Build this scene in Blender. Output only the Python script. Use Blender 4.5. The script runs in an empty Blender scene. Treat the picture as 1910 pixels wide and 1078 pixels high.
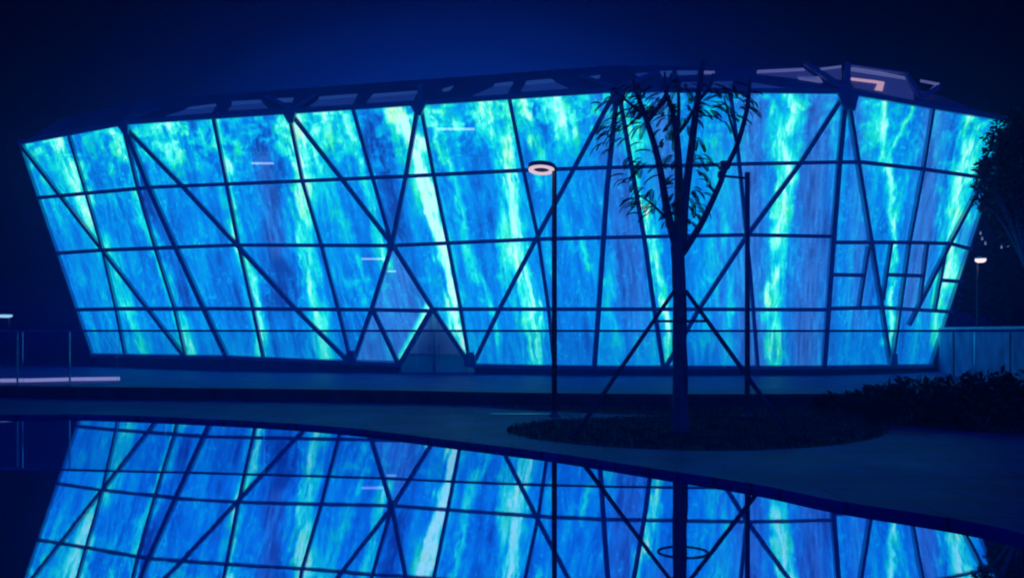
import bpy, bmesh, math, random
import numpy as np
from mathutils import Vector, Matrix
random.seed(7)
rng = np.random.default_rng(11)
sc = bpy.context.scene
col = sc.collection

# ---------------------------------------------------------------- camera
F, CX, HY, CH = 1500.0, 955.0, 615.0, 1.6        # focal length (px of a 1910 wide frame), centre column, horizon row, eye height
cam_d = bpy.data.cameras.new('camera'); cam = bpy.data.objects.new('camera', cam_d); col.objects.link(cam)
cam.location = (0, 0, CH); cam.rotation_euler = (math.radians(90), 0, 0)
cam_d.sensor_width = 36; cam_d.lens = 36 * F / 1910
cam_d.shift_y = (HY - 539) / 1910
cam_d.clip_start = 0.1; cam_d.clip_end = 4000
sc.camera = cam

# ---------------------------------------------------------------- night sky
w = bpy.data.worlds.new('World'); sc.world = w; w.use_nodes = True
nt = w.node_tree; nt.nodes.clear()
wo = nt.nodes.new('ShaderNodeOutputWorld'); bg = nt.nodes.new('ShaderNodeBackground')
tc = nt.nodes.new('ShaderNodeTexCoord'); dt = nt.nodes.new('ShaderNodeVectorMath'); dt.operation = 'DOT_PRODUCT'
dt.inputs[1].default_value = Vector((-0.03, 1.0, 0.22)).normalized()
wide = nt.nodes.new('ShaderNodeVectorMath'); wide.operation = 'MULTIPLY'; wide.inputs[1].default_value = (.5, 1, 1)     # the glow lies wide over the skyline
nrm = nt.nodes.new('ShaderNodeVectorMath'); nrm.operation = 'NORMALIZE'
mr = nt.nodes.new('ShaderNodeMapRange'); mr.inputs[1].default_value = -1; mr.inputs[2].default_value = 1
rp = nt.nodes.new('ShaderNodeValToRGB')
stops = [(0.0, (.0005, .009, .20)), (.45, (.0005, .009, .20)), (.72, (.0002, .0005, .015)), (.95, (.0001, .0001, .0015)),  # sky behind the camera brightened to light the frame, trunk and paving
         (.968, (.0001, .0001, .002)), (.977, (.0001, .0002, .005)), (.985, (.0001, .0006, .014)), (.992, (.0002, .0024, .050)), (.996, (.0005, .009, .125)), (1.0, (.001, .02, .22))]
while len(rp.color_ramp.elements) < len(stops): rp.color_ramp.elements.new(.5)
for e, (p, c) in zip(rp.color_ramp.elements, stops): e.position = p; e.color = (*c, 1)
L = nt.links
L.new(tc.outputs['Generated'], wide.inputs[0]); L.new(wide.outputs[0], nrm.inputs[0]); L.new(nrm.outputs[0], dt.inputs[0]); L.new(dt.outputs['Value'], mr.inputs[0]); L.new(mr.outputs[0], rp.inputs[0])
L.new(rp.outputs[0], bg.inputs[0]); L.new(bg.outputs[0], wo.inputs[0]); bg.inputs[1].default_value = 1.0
sc.view_settings.view_transform = 'Standard'; sc.view_settings.look = 'None'
sc.view_settings.exposure = 0; sc.view_settings.gamma = 1; sc.view_settings.use_curve_mapping = False
sc.render.engine = 'CYCLES'
sc.cycles.use_denoising = True
sc.cycles.filter_width = 2.0
sc.cycles.max_bounces = 8; sc.cycles.transparent_max_bounces = 24

# ---------------------------------------------------------------- helpers
def ray(x, y): return Vector(((x - CX) / F, 1.0, -(y - HY) / F))
EYE = Vector((0, 0, CH))
def at(x, y, D): return EYE + ray(x, y) * D
def on_ground(x, y, z): return EYE + ray(x, y) * ((CH - z) * F / (y - HY))
class Plane:
    def __init__(s, a, b, c):
        s.p = a.copy(); s.n = (b - a).cross(c - a).normalized()
        if s.n.y > 0: s.n = -s.n                    # outward: towards the pond
    def hit(s, x, y, off=0.0):
        r = ray(x, y); t = (s.p - EYE).dot(s.n) / r.dot(s.n)
        return EYE + r * t + s.n * off

def tag(o, label=None, cat=None, group=None, kind=None):
    if label: o['label'] = label
    if cat: o['category'] = cat
    if group: o['group'] = group
    if kind: o['kind'] = kind
    return o
def empty(name, loc, parent=None):
    o = bpy.data.objects.new(name, None); o.location = loc; col.objects.link(o)
    o.empty_display_size = .3
    return o
def link(name, bm, m, parent=None, smooth=False):
    """one mesh object from a bmesh in world coordinates; parented keeps its place"""
    me = bpy.data.meshes.new(name)
    if parent is not None:
        bmesh.ops.translate(bm, verts=bm.verts, vec=-Vector(parent.location))
    bmesh.ops.recalc_face_normals(bm, faces=bm.faces)
    bm.to_mesh(me); bm.free()
    if m: me.materials.append(m)
    if smooth:
        me.polygons.foreach_set('use_smooth', [True] * len(me.polygons))
    o = bpy.data.objects.new(name, me); col.objects.link(o)
    if parent is not None: o.parent = parent
    return o
def sweep(bm, pts, width, depth, nrm):
    """rectangular bar along pts; width lies in the facade, depth along nrm"""
    pts = [Vector(p) for p in pts]; rings = []
    for i, p in enumerate(pts):
        a = (pts[i] - pts[i - 1]).normalized() if i else None
        b = (pts[i + 1] - pts[i]).normalized() if i < len(pts) - 1 else None
        t = ((a + b) if a and b else (a or b)).normalized()
        s = t.cross(nrm).normalized() * width / 2; n = Vector(nrm).normalized() * depth / 2
        rings.append([bm.verts.new(p + q) for q in (s + n, s - n, -s - n, -s + n)])
    for r0, r1 in zip(rings, rings[1:]):
        for k in range(4): bm.faces.new((r0[k], r0[(k + 1) % 4], r1[(k + 1) % 4], r1[k]))
    bm.faces.new(rings[0]); bm.faces.new(rings[-1][::-1])
def tube(bm, pts, radii, n=8, cap=True):
    pts = [Vector(p) for p in pts]; rings = []; up = None
    for i, p in enumerate(pts):
        t = (pts[min(i + 1, len(pts) - 1)] - pts[max(i - 1, 0)]).normalized()
        ref = Vector((0, 0, 1)) if abs(t.z) < .9 else Vector((0, 1, 0))
        u = t.cross(ref).normalized() if up is None else (up - t * up.dot(t)).normalized()
        up = u; v = t.cross(u); r = radii[i] if hasattr(radii, '__len__') else radii
        rings.append([bm.verts.new(p + (u * math.cos(2 * math.pi * k / n) + v * math.sin(2 * math.pi * k / n)) * r) for k in range(n)])
    for r0, r1 in zip(rings, rings[1:]):
        for k in range(n): bm.faces.new((r0[k], r0[(k + 1) % n], r1[(k + 1) % n], r1[k]))
    if cap: bm.faces.new(rings[0][::-1]); bm.faces.new(rings[-1])
def box(bm, c, size, rz=0.0):
    m = Matrix.Translation(c) @ Matrix.Rotation(rz, 4, 'Z') @ Matrix.Diagonal((*size, 1))
    return bmesh.ops.create_cube(bm, size=1, matrix=m)['verts']
def lathe(bm, c, prof, n=24, m=None):
    rings = []
    for r, z in prof:
        rings.append([bm.verts.new(Vector((r * math.cos(2 * math.pi * k / n), r * math.sin(2 * math.pi * k / n), z))) for k in range(n)])
    for r0, r1 in zip(rings, rings[1:]):
        for k in range(n): bm.faces.new((r0[k], r0[(k + 1) % n], r1[(k + 1) % n], r1[k]))
    bm.faces.new(rings[0][::-1]); bm.faces.new(rings[-1])
    mat = Matrix.Translation(c) @ (m or Matrix())
    bmesh.ops.transform(bm, matrix=mat, verts=[v for r in rings for v in r])
def poly(bm, pts): return bm.faces.new([bm.verts.new(p) for p in pts])
def slab(bm, pts, thick):
    """closed plate: polygon pts pushed back along thick"""
    a = [bm.verts.new(p) for p in pts]; b = [bm.verts.new(Vector(p) + thick) for p in pts]
    bm.faces.new(a); bm.faces.new(b[::-1])
    for i in range(len(a)):
        j = (i + 1) % len(a); bm.faces.new((a[i], b[i], b[j], a[j]))
def smooth_line(pts, n):
    """Catmull-Rom through pts"""
    P = [Vector(p) for p in pts]; P = [P[0] * 2 - P[1]] + P + [P[-1] * 2 - P[-2]]; out = []
    for i in range(1, len(P) - 2):
        for k in range(n):
            t = k / n; a, b, c, d = P[i - 1:i + 3]
            out.append(.5 * (2 * b + (c - a) * t + (2 * a - 5 * b + 4 * c - d) * t * t + (3 * b - a - 3 * c + d) * t ** 3))
    out.append(P[-2]); return out

# ---------------------------------------------------------------- materials
def mat(name, base, rough=.6, metal=0.0, vary=.25, scale=3.0, bump=0.0, stretch=(1, 1, 1), spec=.5):
    m = bpy.data.materials.new(name); m.use_nodes = True; t = m.node_tree
    p = t.nodes['Principled BSDF']; p.inputs['Roughness'].default_value = rough; p.inputs['Metallic'].default_value = metal
    p.inputs['Specular IOR Level'].default_value = spec
    c = t.nodes.new('ShaderNodeTexCoord'); mp = t.nodes.new('ShaderNodeMapping'); mp.inputs['Scale'].default_value = stretch
    n = t.nodes.new('ShaderNodeTexNoise'); n.inputs['Scale'].default_value = scale; n.inputs['Detail'].default_value = 6
    r = t.nodes.new('ShaderNodeValToRGB')
    r.color_ramp.elements[0].position = .3; r.color_ramp.elements[1].position = .7
    r.color_ramp.elements[0].color = (*[v * (1 - vary) for v in base], 1); r.color_ramp.elements[1].color = (*[min(1, v * (1 + vary)) for v in base], 1)
    t.links.new(c.outputs['Object'], mp.inputs[0]); t.links.new(mp.outputs[0], n.inputs['Vector'])
    t.links.new(n.outputs[0], r.inputs[0]); t.links.new(r.outputs[0], p.inputs['Base Color'])
    if bump:
        b = t.nodes.new('ShaderNodeBump'); b.inputs['Strength'].default_value = bump; b.inputs['Distance'].default_value = .02
        t.links.new(n.outputs[0], b.inputs['Height']); t.links.new(b.outputs[0], p.inputs['Normal'])
    return m
def lamp_mat(name, color, strength):
    m = bpy.data.materials.new(name); m.use_nodes = True; p = m.node_tree.nodes['Principled BSDF']
    p.inputs['Base Color'].default_value = (.6, .6, .6, 1)
    p.inputs['Emission Color'].default_value = (*color, 1); p.inputs['Emission Strength'].default_value = strength
    return m
M_steel = mat('painted_steel', (.55, .60, .68), .45, 0, .1, 2)
M_pole = mat('pole_paint', (.07, .08, .12), .5, 0, .1, 4)
M_dark = mat('dark_metal', (.30, .33, .38), .4, .2, .12, 4)
M_plinth = mat('dark_stone', (.10, .11, .13), .55, 0, .3, 2.5, .2)
M_base = mat('base_stone', (.26, .29, .36), .7, 0, .2, 1.5)
M_roof = mat('roof_sheet', (.30, .34, .42), .5, 0, .15, .6)
M_bark = mat('bark', (.38, .36, .35), .85, 0, .35, 9, .6, (1, 1, .25))
M_wood = mat('stake_wood', (.38, .33, .28), .8, 0, .25, 8, .3, (1, 1, .2))
M_leaf = mat('feathery_leaf', (.12, .17, .12), .55, 0, .4, 3)
M_leaf2 = mat('broad_leaf', (.05, .08, .045), .6, 0, .5, 2, spec=.25)
M_grass = mat('lawn_blades', (.09, .12, .11), .7, 0, .5, 5, spec=.2)
M_soil = mat('lawn_soil', (.12, .13, .14), .95, 0, .5, 3, .4, spec=.1)
M_wall = mat('interior_plaster', (.30, .34, .42), .8, 0, .2, .5)

def paving_material():
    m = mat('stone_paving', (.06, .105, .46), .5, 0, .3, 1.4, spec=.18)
    t = m.node_tree; p = t.nodes['Principled BSDF']
    c = t.nodes['Texture Coordinate'] if 'Texture Coordinate' in t.nodes else t.nodes.new('ShaderNodeTexCoord')
    b = t.nodes.new('ShaderNodeTexBrick'); b.inputs['Scale'].default_value = 1.0
    b.inputs['Brick Width'].default_value = 1.2; b.inputs['Row Height'].default_value = .6; b.inputs['Mortar Size'].default_value = .016
    b.inputs['Color1'].default_value = (.95, .95, .95, 1); b.inputs['Color2'].default_value = (.75, .75, .75, 1); b.inputs['Mortar'].default_value = (.3, .3, .3, 1)
    mix = t.nodes.new('ShaderNodeMix'); mix.data_type = 'RGBA'; mix.blend_type = 'MULTIPLY'; mix.inputs[0].default_value = .8
    src = p.inputs['Base Color'].links[0].from_socket
    t.links.new(c.outputs['Object'], b.inputs['Vector']); t.links.new(src, mix.inputs[6]); t.links.new(b.outputs['Color'], mix.inputs[7])
    t.links.new(mix.outputs[2], p.inputs['Base Color'])
    n = t.nodes.new('ShaderNodeTexNoise'); n.inputs['Scale'].default_value = .9; n.inputs['Detail'].default_value = 5
    rr = t.nodes.new('ShaderNodeMapRange'); rr.inputs[3].default_value = .42; rr.inputs[4].default_value = .68
    t.links.new(c.outputs['Object'], n.inputs['Vector']); t.links.new(n.outputs[0], rr.inputs[0]); t.links.new(rr.outputs[0], p.inputs['Roughness'])
    return m
M_pave = paving_material()

def water_material():
    m = bpy.data.materials.new('pond_water'); m.use_nodes = True; t = m.node_tree; t.nodes.clear()
    o = t.nodes.new('ShaderNodeOutputMaterial'); mx = t.nodes.new('ShaderNodeMixShader'); mx.inputs[0].default_value = .9
    d = t.nodes.new('ShaderNodeBsdfDiffuse'); d.inputs[0].default_value = (.01, .02, .04, 1)
    g = t.nodes.new('ShaderNodeBsdfGlossy'); g.inputs['Color'].default_value = (.50, .68, 1, 1); g.inputs['Roughness'].default_value = .018
    c = t.nodes.new('ShaderNodeTexCoord'); n = t.nodes.new('ShaderNodeTexNoise'); n.inputs['Scale'].default_value = 1.6; n.inputs['Detail'].default_value = 4
    b = t.nodes.new('ShaderNodeBump'); b.inputs['Strength'].default_value = .009; b.inputs['Distance'].default_value = .03
    t.links.new(c.outputs['Object'], n.inputs['Vector']); t.links.new(n.outputs[0], b.inputs['Height']); t.links.new(b.outputs[0], g.inputs['Normal'])
    t.links.new(d.outputs[0], mx.inputs[1]); t.links.new(g.outputs[0], mx.inputs[2]); t.links.new(mx.outputs[0], o.inputs[0])
    return m
M_water = water_material()

def glass_material():
    m = bpy.data.materials.new('balustrade_glass'); m.use_nodes = True; t = m.node_tree; t.nodes.clear()
    o = t.nodes.new('ShaderNodeOutputMaterial'); mx = t.nodes.new('ShaderNodeMixShader')
    tr = t.nodes.new('ShaderNodeBsdfTransparent'); tr.inputs[0].default_value = (.93, .96, .97, 1)
    g = t.nodes.new('ShaderNodeBsdfGlossy'); g.inputs['Color'].default_value = (.9, .95, 1, 1); g.inputs['Roughness'].default_value = .08
    f = t.nodes.new('ShaderNodeFresnel'); f.inputs[0].default_value = 1.5
    n = t.nodes.new('ShaderNodeTexNoise'); n.inputs['Scale'].default_value = 2.0
    ad = t.nodes.new('ShaderNodeMath'); ad.operation = 'MULTIPLY_ADD'; ad.inputs[1].default_value = .05
    t.links.new(n.outputs[0], ad.inputs[0]); t.links.new(f.outputs[0], ad.inputs[2]); t.links.new(ad.outputs[0], mx.inputs[0])
    t.links.new(tr.outputs[0], mx.inputs[1]); t.links.new(g.outputs[0], mx.inputs[2]); t.links.new(mx.outputs[0], o.inputs[0])
    return m
M_glass = glass_material()

def screen_material():
    m = bpy.data.materials.new('led_glass'); m.use_nodes = True; t = m.node_tree; t.nodes.clear()
    o = t.nodes.new('ShaderNodeOutputMaterial'); mx = t.nodes.new('ShaderNodeMixShader'); mx.inputs[0].default_value = .84
    tr = t.nodes.new('ShaderNodeBsdfTransparent'); tr.inputs[0].default_value = (.8, .9, 1, 1)
    e = t.nodes.new('ShaderNodeEmission'); e.inputs[1].default_value = 1.42
    a = t.nodes.new('ShaderNodeAttribute'); a.attribute_name = 'video'
    c = t.nodes.new('ShaderNodeTexCoord'); n = t.nodes.new('ShaderNodeTexNoise'); n.inputs['Scale'].default_value = 9; n.inputs['Detail'].default_value = 4
    mr = t.nodes.new('ShaderNodeMapRange'); mr.inputs[1].default_value = .3; mr.inputs[2].default_value = .75; mr.inputs[3].default_value = .92; mr.inputs[4].default_value = 1.13
    ml = t.nodes.new('ShaderNodeVectorMath'); ml.operation = 'SCALE'
    t.links.new(c.outputs['Object'], n.inputs['Vector']); t.links.new(n.outputs[0], mr.inputs[0])
    t.links.new(a.outputs['Color'], ml.inputs[0]); t.links.new(mr.outputs[0], ml.inputs['Scale']); t.links.new(ml.outputs[0], e.inputs[0])
    t.links.new(tr.outputs[0], mx.inputs[1]); t.links.new(e.outputs[0], mx.inputs[2]); t.links.new(mx.outputs[0], o.inputs[0])
    m.cycles.emission_sampling = 'NONE'
    return m
M_screen = screen_material()

# ---------------------------------------------------------------- ground and pond
ZP = .06
edge_px = [(-60, 779), (135, 778), (400, 788), (630, 803), (850, 830), (1030, 853), (1200, 880), (1400, 912), (1560, 945), (1830, 990), (2050, 1050)]
edge = [on_ground(x, y, 0.0) for x, y in edge_px]
edge = smooth_line([Vector((-60, 17.5, 0)), Vector((-25, 15.6, 0))] + edge + [Vector((5.0, 3.4, 0)), Vector((5.1, 1.5, 0))], 8)
bm = bmesh.new()
top = [bm.verts.new((p.x, p.y, ZP)) for p in edge]; low = [bm.verts.new((p.x, p.y, -.6)) for p in edge]
outer = [bm.verts.new(p) for p in ((400, 1.5, ZP), (400, 600, ZP), (-400, 600, ZP), (-400, 17.5, ZP))]
f = bm.faces.new(top + outer)
for i in range(len(top) - 1): bm.faces.new((top[i], low[i], low[i + 1], top[i + 1]))
S = [bm.verts.new(p) for p in ((-400, 1.5, ZP), (5.1, 1.5, ZP), (5.1, 1.5, -.6), (-400, 1.5, -.6), (-400, -300, ZP), (400, -300, ZP), (400, 1.5, ZP))]
bm.faces.new((S[4], S[5], S[6], S[1], S[0])); bm.faces.new(S[:4])
bmesh.ops.triangulate(bm, faces=[f])
tag(link('paving', bm, M_pave), kind='structure')
bm = bmesh.new()
poly(bm, [(-399, 1.0, 0), (9, 1.0, 0), (9, 20, 0), (-399, 20, 0)])
tag(link('water', bm, M_water), kind='structure')
# ---------------------------------------------------------------- the pavilion: facade planes
tA, tB, tE, tC, tD = (40, 268), (232, 232), (1150, 172), (1575, 175), (1880, 226)
ZT = 9.2
def top_pt(p): return at(p[0], p[1], (ZT - CH) * F / (HY - p[1]))
A, B, E, C, Dd = map(top_pt, (tA, tB, tE, tC, tD))
bE = at(1110, 683, 27.2)
P2 = Plane(B, E, bE)
bB = P2.hit(425, 664)
P3 = Plane(E, C, bE)
bC = P3.hit(1535, 683)
P1 = Plane(A, B, bB); P4 = Plane(C, Dd, bC)
bA = P1.hit(175, 660); bD = P4.hit(1733, 680)
FAC = {1: P1, 2: P2, 3: P3, 4: P4}
quads = {1: (bA, bB, B, A), 2: (bB, bE, E, B), 3: (bE, bC, C, E), 4: (bC, bD, Dd, C)}

root = empty('glass_pavilion', (0, 27.5, ZP))
tag(root, 'wide pavilion with outward leaning blue glowing waterfall screen facade and dark triangulated frame', 'pavilion')
NOTCH = [(806, 578), (882, 690), (744, 690)]
LEAFLET = [(733, 460), (806, 578), (744, 690), (662, 690), (697, 577)]
def inside(px, py, pg):
    r = np.zeros(px.shape, bool); n = len(pg)
    for i in range(n):
        (x0, y0), (x1, y1) = pg[i], pg[(i + 1) % n]
        c = ((y0 > py) != (y1 > py)) & (px < (x1 - x0) * (py - y0) / ((y1 - y0) or 1e-9) + x0)
        r ^= c
    return r

# -- what the LED waterfall shows: streaks of falling light in facade coordinates
TBL = rng.random((64, 256, 256))
def vnoise(x, y, k):
    T = TBL[k % 64]; xi = np.floor(x).astype(int); yi = np.floor(y).astype(int); fx = x - xi; fy = y - yi
    fx = fx * fx * (3 - 2 * fx); fy = fy * fy * (3 - 2 * fy); g = lambda a, b: T[a % 256, b % 256]
    return (g(xi, yi) * (1 - fx) + g(xi + 1, yi) * fx) * (1 - fy) + (g(xi, yi + 1) * (1 - fx) + g(xi + 1, yi + 1) * fx) * fy
STREAKS = [  # polyline, half width, strength
    ([(98, 262), (165, 400), (215, 500), (250, 620), (265, 670)], 15, .5), ([(120, 255), (150, 330), (170, 400)], 12, .45),
    ([(210, 235), (245, 320), (285, 450), (315, 530), (345, 620), (357, 668)], 11, .6), ([(60, 290), (110, 400), (150, 520)], 16, .14),
    ([(392, 215), (420, 300), (440, 420), (465, 520), (484, 600), (492, 670)], 9, .55), ([(300, 240), (330, 290)], 24, .4),
    ([(525, 215), (560, 300), (566, 420), (575, 520), (592, 600), (608, 670)], 22, .7), ([(560, 225), (610, 330), (655, 470), (680, 560)], 12, .33),
    ([(630, 205), (650, 240), (680, 310), (700, 420), (722, 490)], 13, .45), ([(595, 210), (620, 260)], 25, .4),
    ([(735, 195), (775, 290), (800, 380)], 17, 1.05), ([(795, 370), (820, 460), (838, 530), (853, 600), (870, 668)], 12, 1.2),
    
    ([(800, 240), (850, 350), (880, 470), (905, 560), (930, 640)], 8, .42), ([(830, 215), (850, 240)], 25, .3),
    ([(905, 185), (945, 290), (950, 380), (965, 460), (985, 560), (1008, 680)], 19, .78), ([(972, 180), (1005, 290), (1012, 340)], 10, .6),
    ([(930, 440), (950, 560)], 13, .3), ([(1020, 178), (1050, 215), (1065, 250)], 24, .5),
    ([(1160, 176), (1178, 300), (1195, 400)], 10, .45), ([(1195, 390), (1216, 470), (1236, 560), (1243, 600), (1250, 685)], 11, .8),
    ([(1190, 240), (1200, 265)], 13, .5), ([(1080, 420), (1095, 500)], 5, .35), ([(1135, 480), (1150, 640)], 9, .25),
    ([(1478, 180), (1462, 260), (1470, 330), (1458, 420), (1446, 520), (1442, 580), (1446, 685)], 15, .72), ([(1440, 190), (1446, 300), (1440, 400)], 7, .4),
    ([(1500, 190), (1490, 300)], 7, .2), ([(1318, 200), (1325, 330), (1310, 640)], 16, .2), ([(1360, 420), (1365, 600)], 8, .22),
    ([(1645, 195), (1640, 270), (1650, 310), (1672, 360), (1668, 420), (1662, 560), (1655, 640)], 8, .62), ([(1700, 190), (1675, 260), (1655, 310)], 6, .5),
    ([(1620, 190), (1625, 240), (1600, 300)], 13, .25), ([(1690, 330), (1682, 420)], 5, .3),
    ([(1815, 218), (1808, 270), (1790, 340), (1772, 440), (1755, 560), (1745, 640)], 13, .62), ([(1830, 225), (1800, 400), (1775, 520)], 18, .3), ([(1790, 230), (1770, 330), (1745, 450)], 6, .3),
    # dark gaps
    ([(480, 240), (495, 300), (510, 380), (520, 470), (530, 560)], 20, -.26), ([(160, 290), (195, 390)], 14, -.15), ([(250, 300), (270, 350), (310, 460), (350, 560)], 18, -.2),
    ([(700, 250), (715, 300), (745, 420)], 18, -.2), ([(880, 250), (905, 330), (920, 420)], 15, -.2), ([(1160, 320), (1175, 450), (1190, 560)], 28, -.2),
    ([(1400, 200), (1395, 400), (1400, 660)], 22, -.12), ([(1530, 190), (1520, 400), (1500, 680)], 26, -.2), ([(1740, 300), (1728, 430)], 16, -.2),
    ([(655, 560), (690, 660)], 16, -.1), ([(400, 480), (430, 600)], 20, -.16), ([(1100, 250), (1100, 330)], 24, -.08)]
LAV = [([(1400, 190), (1395, 420), (1410, 680)], 30, .8), ([(1530, 190), (1515, 420), (1505, 680)], 34, .75), ([(1745, 220), (1725, 400), (1705, 560)], 20, 1.0),
       ([(1240, 190), (1235, 330)], 26, .7), ([(1130, 190), (1165, 420), (1195, 600)], 30, .45), ([(1605, 180), (1600, 400), (1600, 600)], 18, .5), ([(1345, 250), (1345, 640)], 16, .3), ([(490, 300), (515, 460)], 16, .5), ([(1800, 420), (1760, 600)], 22, .6)]
def seg_amount(px, py, pts, wd):
    d2 = np.full(px.shape, 1e9)
    for (x0, y0), (x1, y1) in zip(pts, pts[1:]):
        vx, vy = x1 - x0, y1 - y0
        t = np.clip(((px - x0) * vx + (py - y0) * vy) / (vx * vx + vy * vy), 0, 1)
        d2 = np.minimum(d2, (px - x0 - t * vx) ** 2 + ((py - y0 - t * vy) * .8) ** 2)
    return np.exp(-d2 / (2 * (wd * .75) ** 2))
def seg_dist(px, py, a, b):
    vx, vy = b[0] - a[0], b[1] - a[1]; return np.abs((px - a[0]) * vy - (py - a[1]) * vx) / math.hypot(vx, vy)
def topline(x): return np.interp(x, [40, 232, 545, 782, 1150, 1575, 1880], [268, 232, 212, 197, 172, 175, 228])
def video(px, py):
    sl = np.interp(px, [40, 300, 570, 800, 950, 1200, 1450, 1650, 1850], [.36, .27, .2, .26, .17, .1, -.02, -.12, -.3])
    u = px - sl * (py - 440)
    wx = px + 9 * (vnoise(px / 26, py / 34, 1) - .5) + 6 * (vnoise(u / 7, py / 40, 2) - .5) + 5 * (vnoise(px / 9, py / 9, 3) - .5)
    wy = py + 10 * (vnoise(px / 15, py / 15, 4) - .5)
    n1 = vnoise(u / 26 + 3, py / 160, 5); n2 = vnoise(u / 10, py / 70, 6); n3 = vnoise(u / 4.5, py / 34, 7); n4 = vnoise(u / 2.6, py / 14, 8)
    fo = vnoise(wx / 13, wy / 13, 9) * .55 + vnoise(wx / 6, wy / 7, 10) * .3 + vnoise(wx / 3, wy / 3.5, 12) * .15
    I = .315 + .28 * (n1 - .5) + .22 * (n2 - .5) + .15 * (n3 - .5) + .08 * (n4 - .5)
    up = np.clip((topline(px) + 150 - py) / 150, 0, 1)
    fm = np.clip((fo - .42) * 4.2, 0, 1) * (.35 + .65 * vnoise(px / 55, py / 45, 17))
    I += up ** .8 * (.62 * fm * np.where(px > 1200, .6, 1) - .05) - .03
    rg = 1 - np.abs(2 * vnoise(u / 8 + 2 * vnoise(px / 20, py / 30, 18), py / 55, 19) - 1); I += .24 * np.clip(rg - .62, 0, 1) * 2.6 * vnoise(px / 60, py / 90, 20)
    sx = wx + 16 * (vnoise(px / 40, py / 55, 21) - .5) + 8 * (vnoise(px / 12, py / 22, 22) - .5)
    m2 = vnoise(u / 9, py / 60, 23); m3 = vnoise(u / 4 + 2 * vnoise(px / 9, py / 12, 24), py / 30, 25); m4 = vnoise(u / 2.2, py / 16, 26)
    strg = np.clip((.42 * m2 + .36 * m3 + .22 * m4 - .34) * 3.6, 0, 1)
    for pts, wd, s in STREAKS:
        a = seg_amount(sx, wy, pts, wd); core = seg_amount(sx, wy, pts, wd * .5)
        I += s * (a * (.30 + .85 * strg) + .22 * core) if s > 0 else s * a
    I += 1.0 * np.clip(1 - (seg_dist(px, py, (810, 560), (752, 668)) / 14) ** 2, 0, 1) * inside(px, py, LEAFLET)
    th = 1 - np.abs(2 * vnoise(u / 5 + 3 * vnoise(px / 14, py / 18, 27), py / 36, 28) - 1); I += .20 * np.clip((th - .82) * 5, 0, 1) * np.clip(vnoise(px / 35, py / 50, 29) * 2 - .6, 0, 1)
    sp = np.clip(vnoise(px / 3, py / 5, 13) - .74, 0, 1) * 1.5 * vnoise(px / 40, py / 40, 14)
    I += sp
    low = np.clip((py - 560) / 120, 0, 1); I = I * (1 - .22 * low) + .06 * low
    I = np.clip(I, 0, 1.4)
    xs = [0, .12, .30, .48, .66, .84, 1.05, 1.4]
    R = np.interp(I, xs, [.004, .004, .002, .002, .003, .012, .11, .50])
    G = np.interp(I, xs, [.045, .105, .20, .36, .58, .80, .96, 1.0])
    Bl = np.interp(I, xs, [.32, .50, .74, .78, .72, .71, .87, .94])
    tl = np.clip(vnoise(wx / 22, wy / 40, 15) * .6 + vnoise(wx / 8, wy / 12, 16) * .4 - .52, 0, 1) * 3 * np.clip((I - .35) * 3, 0, 1)
    tl = np.clip(tl, 0, 1)
    Bl *= 1 - .34 * tl; G *= 1 - .05 * tl
    lv = np.zeros(px.shape)
    for pts, wd, s in LAV: lv = np.maximum(lv, s * seg_amount(px, py, pts, wd))
    lv = np.maximum(lv, np.where(inside(px, py, LEAFLET), .75, 0)) * np.clip(1.15 - 1.2 * I, 0.02, 1)
    k = .55 + .9 * n3
    lv *= .8; R = R * (1 - lv) + lv * .038 * k; G = G * (1 - lv) + lv * (.17 * k + .25 * np.clip(I - .3, 0, 1)); Bl = Bl * (1 - lv) + lv * (.62 * (.6 + .6 * n3))
    return R, G, Bl

def facade_mesh(k):
    b0, b1, t1, t0 = quads[k]
    nx = max(8, int((b1 - b0).length * 32)); ny = 290
    s = np.linspace(0, 1, nx + 1)[None, :, None]; t = np.linspace(0, 1, ny + 1)[:, None, None]
    a = lambda v: np.array(v)[None, None, :]
    V = (a(b0) * (1 - s) + a(b1) * s) * (1 - t) + (a(t0) * (1 - s) + a(t1) * s) * t
    px = V[..., 0] / V[..., 1] * F + CX; py = HY - (V[..., 2] - CH) / V[..., 1] * F
    R, G, Bl = video(px, py)
    idx = np.arange((nx + 1) * (ny + 1)).reshape(ny + 1, nx + 1)
    fc = np.stack([idx[:-1, :-1], idx[:-1, 1:], idx[1:, 1:], idx[1:, :-1]], -1).reshape(-1, 4)
    if k == 2:
        cxm = (px[:-1, :-1] + px[1:, 1:]).ravel() / 2; cym = (py[:-1, :-1] + py[1:, 1:]).ravel() / 2
        fc = fc[~inside(cxm, cym, NOTCH)]
    me = bpy.data.meshes.new('media_screen'); n = V.shape[0] * V.shape[1]
    me.vertices.add(n); me.vertices.foreach_set('co', (V.reshape(-1, 3) - np.array(root.location)).astype(np.float32).ravel())
    me.loops.add(fc.size); me.loops.foreach_set('vertex_index', fc.ravel().astype(np.int32))
    me.polygons.add(len(fc)); me.polygons.foreach_set('loop_start', (np.arange(len(fc)) * 4).astype(np.int32))
    me.update(calc_edges=True); me.validate()
    at_ = me.attributes.new('video', 'FLOAT_COLOR', 'POINT')
    at_.data.foreach_set('color', np.stack([R, G, Bl, np.ones_like(R)], -1).astype(np.float32).ravel())
    me.materials.append(M_screen)
    o = bpy.data.objects.new('media_screen', me); col.objects.link(o); o.parent = root
for k in (1, 2, 3, 4): facade_mesh(k)

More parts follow.
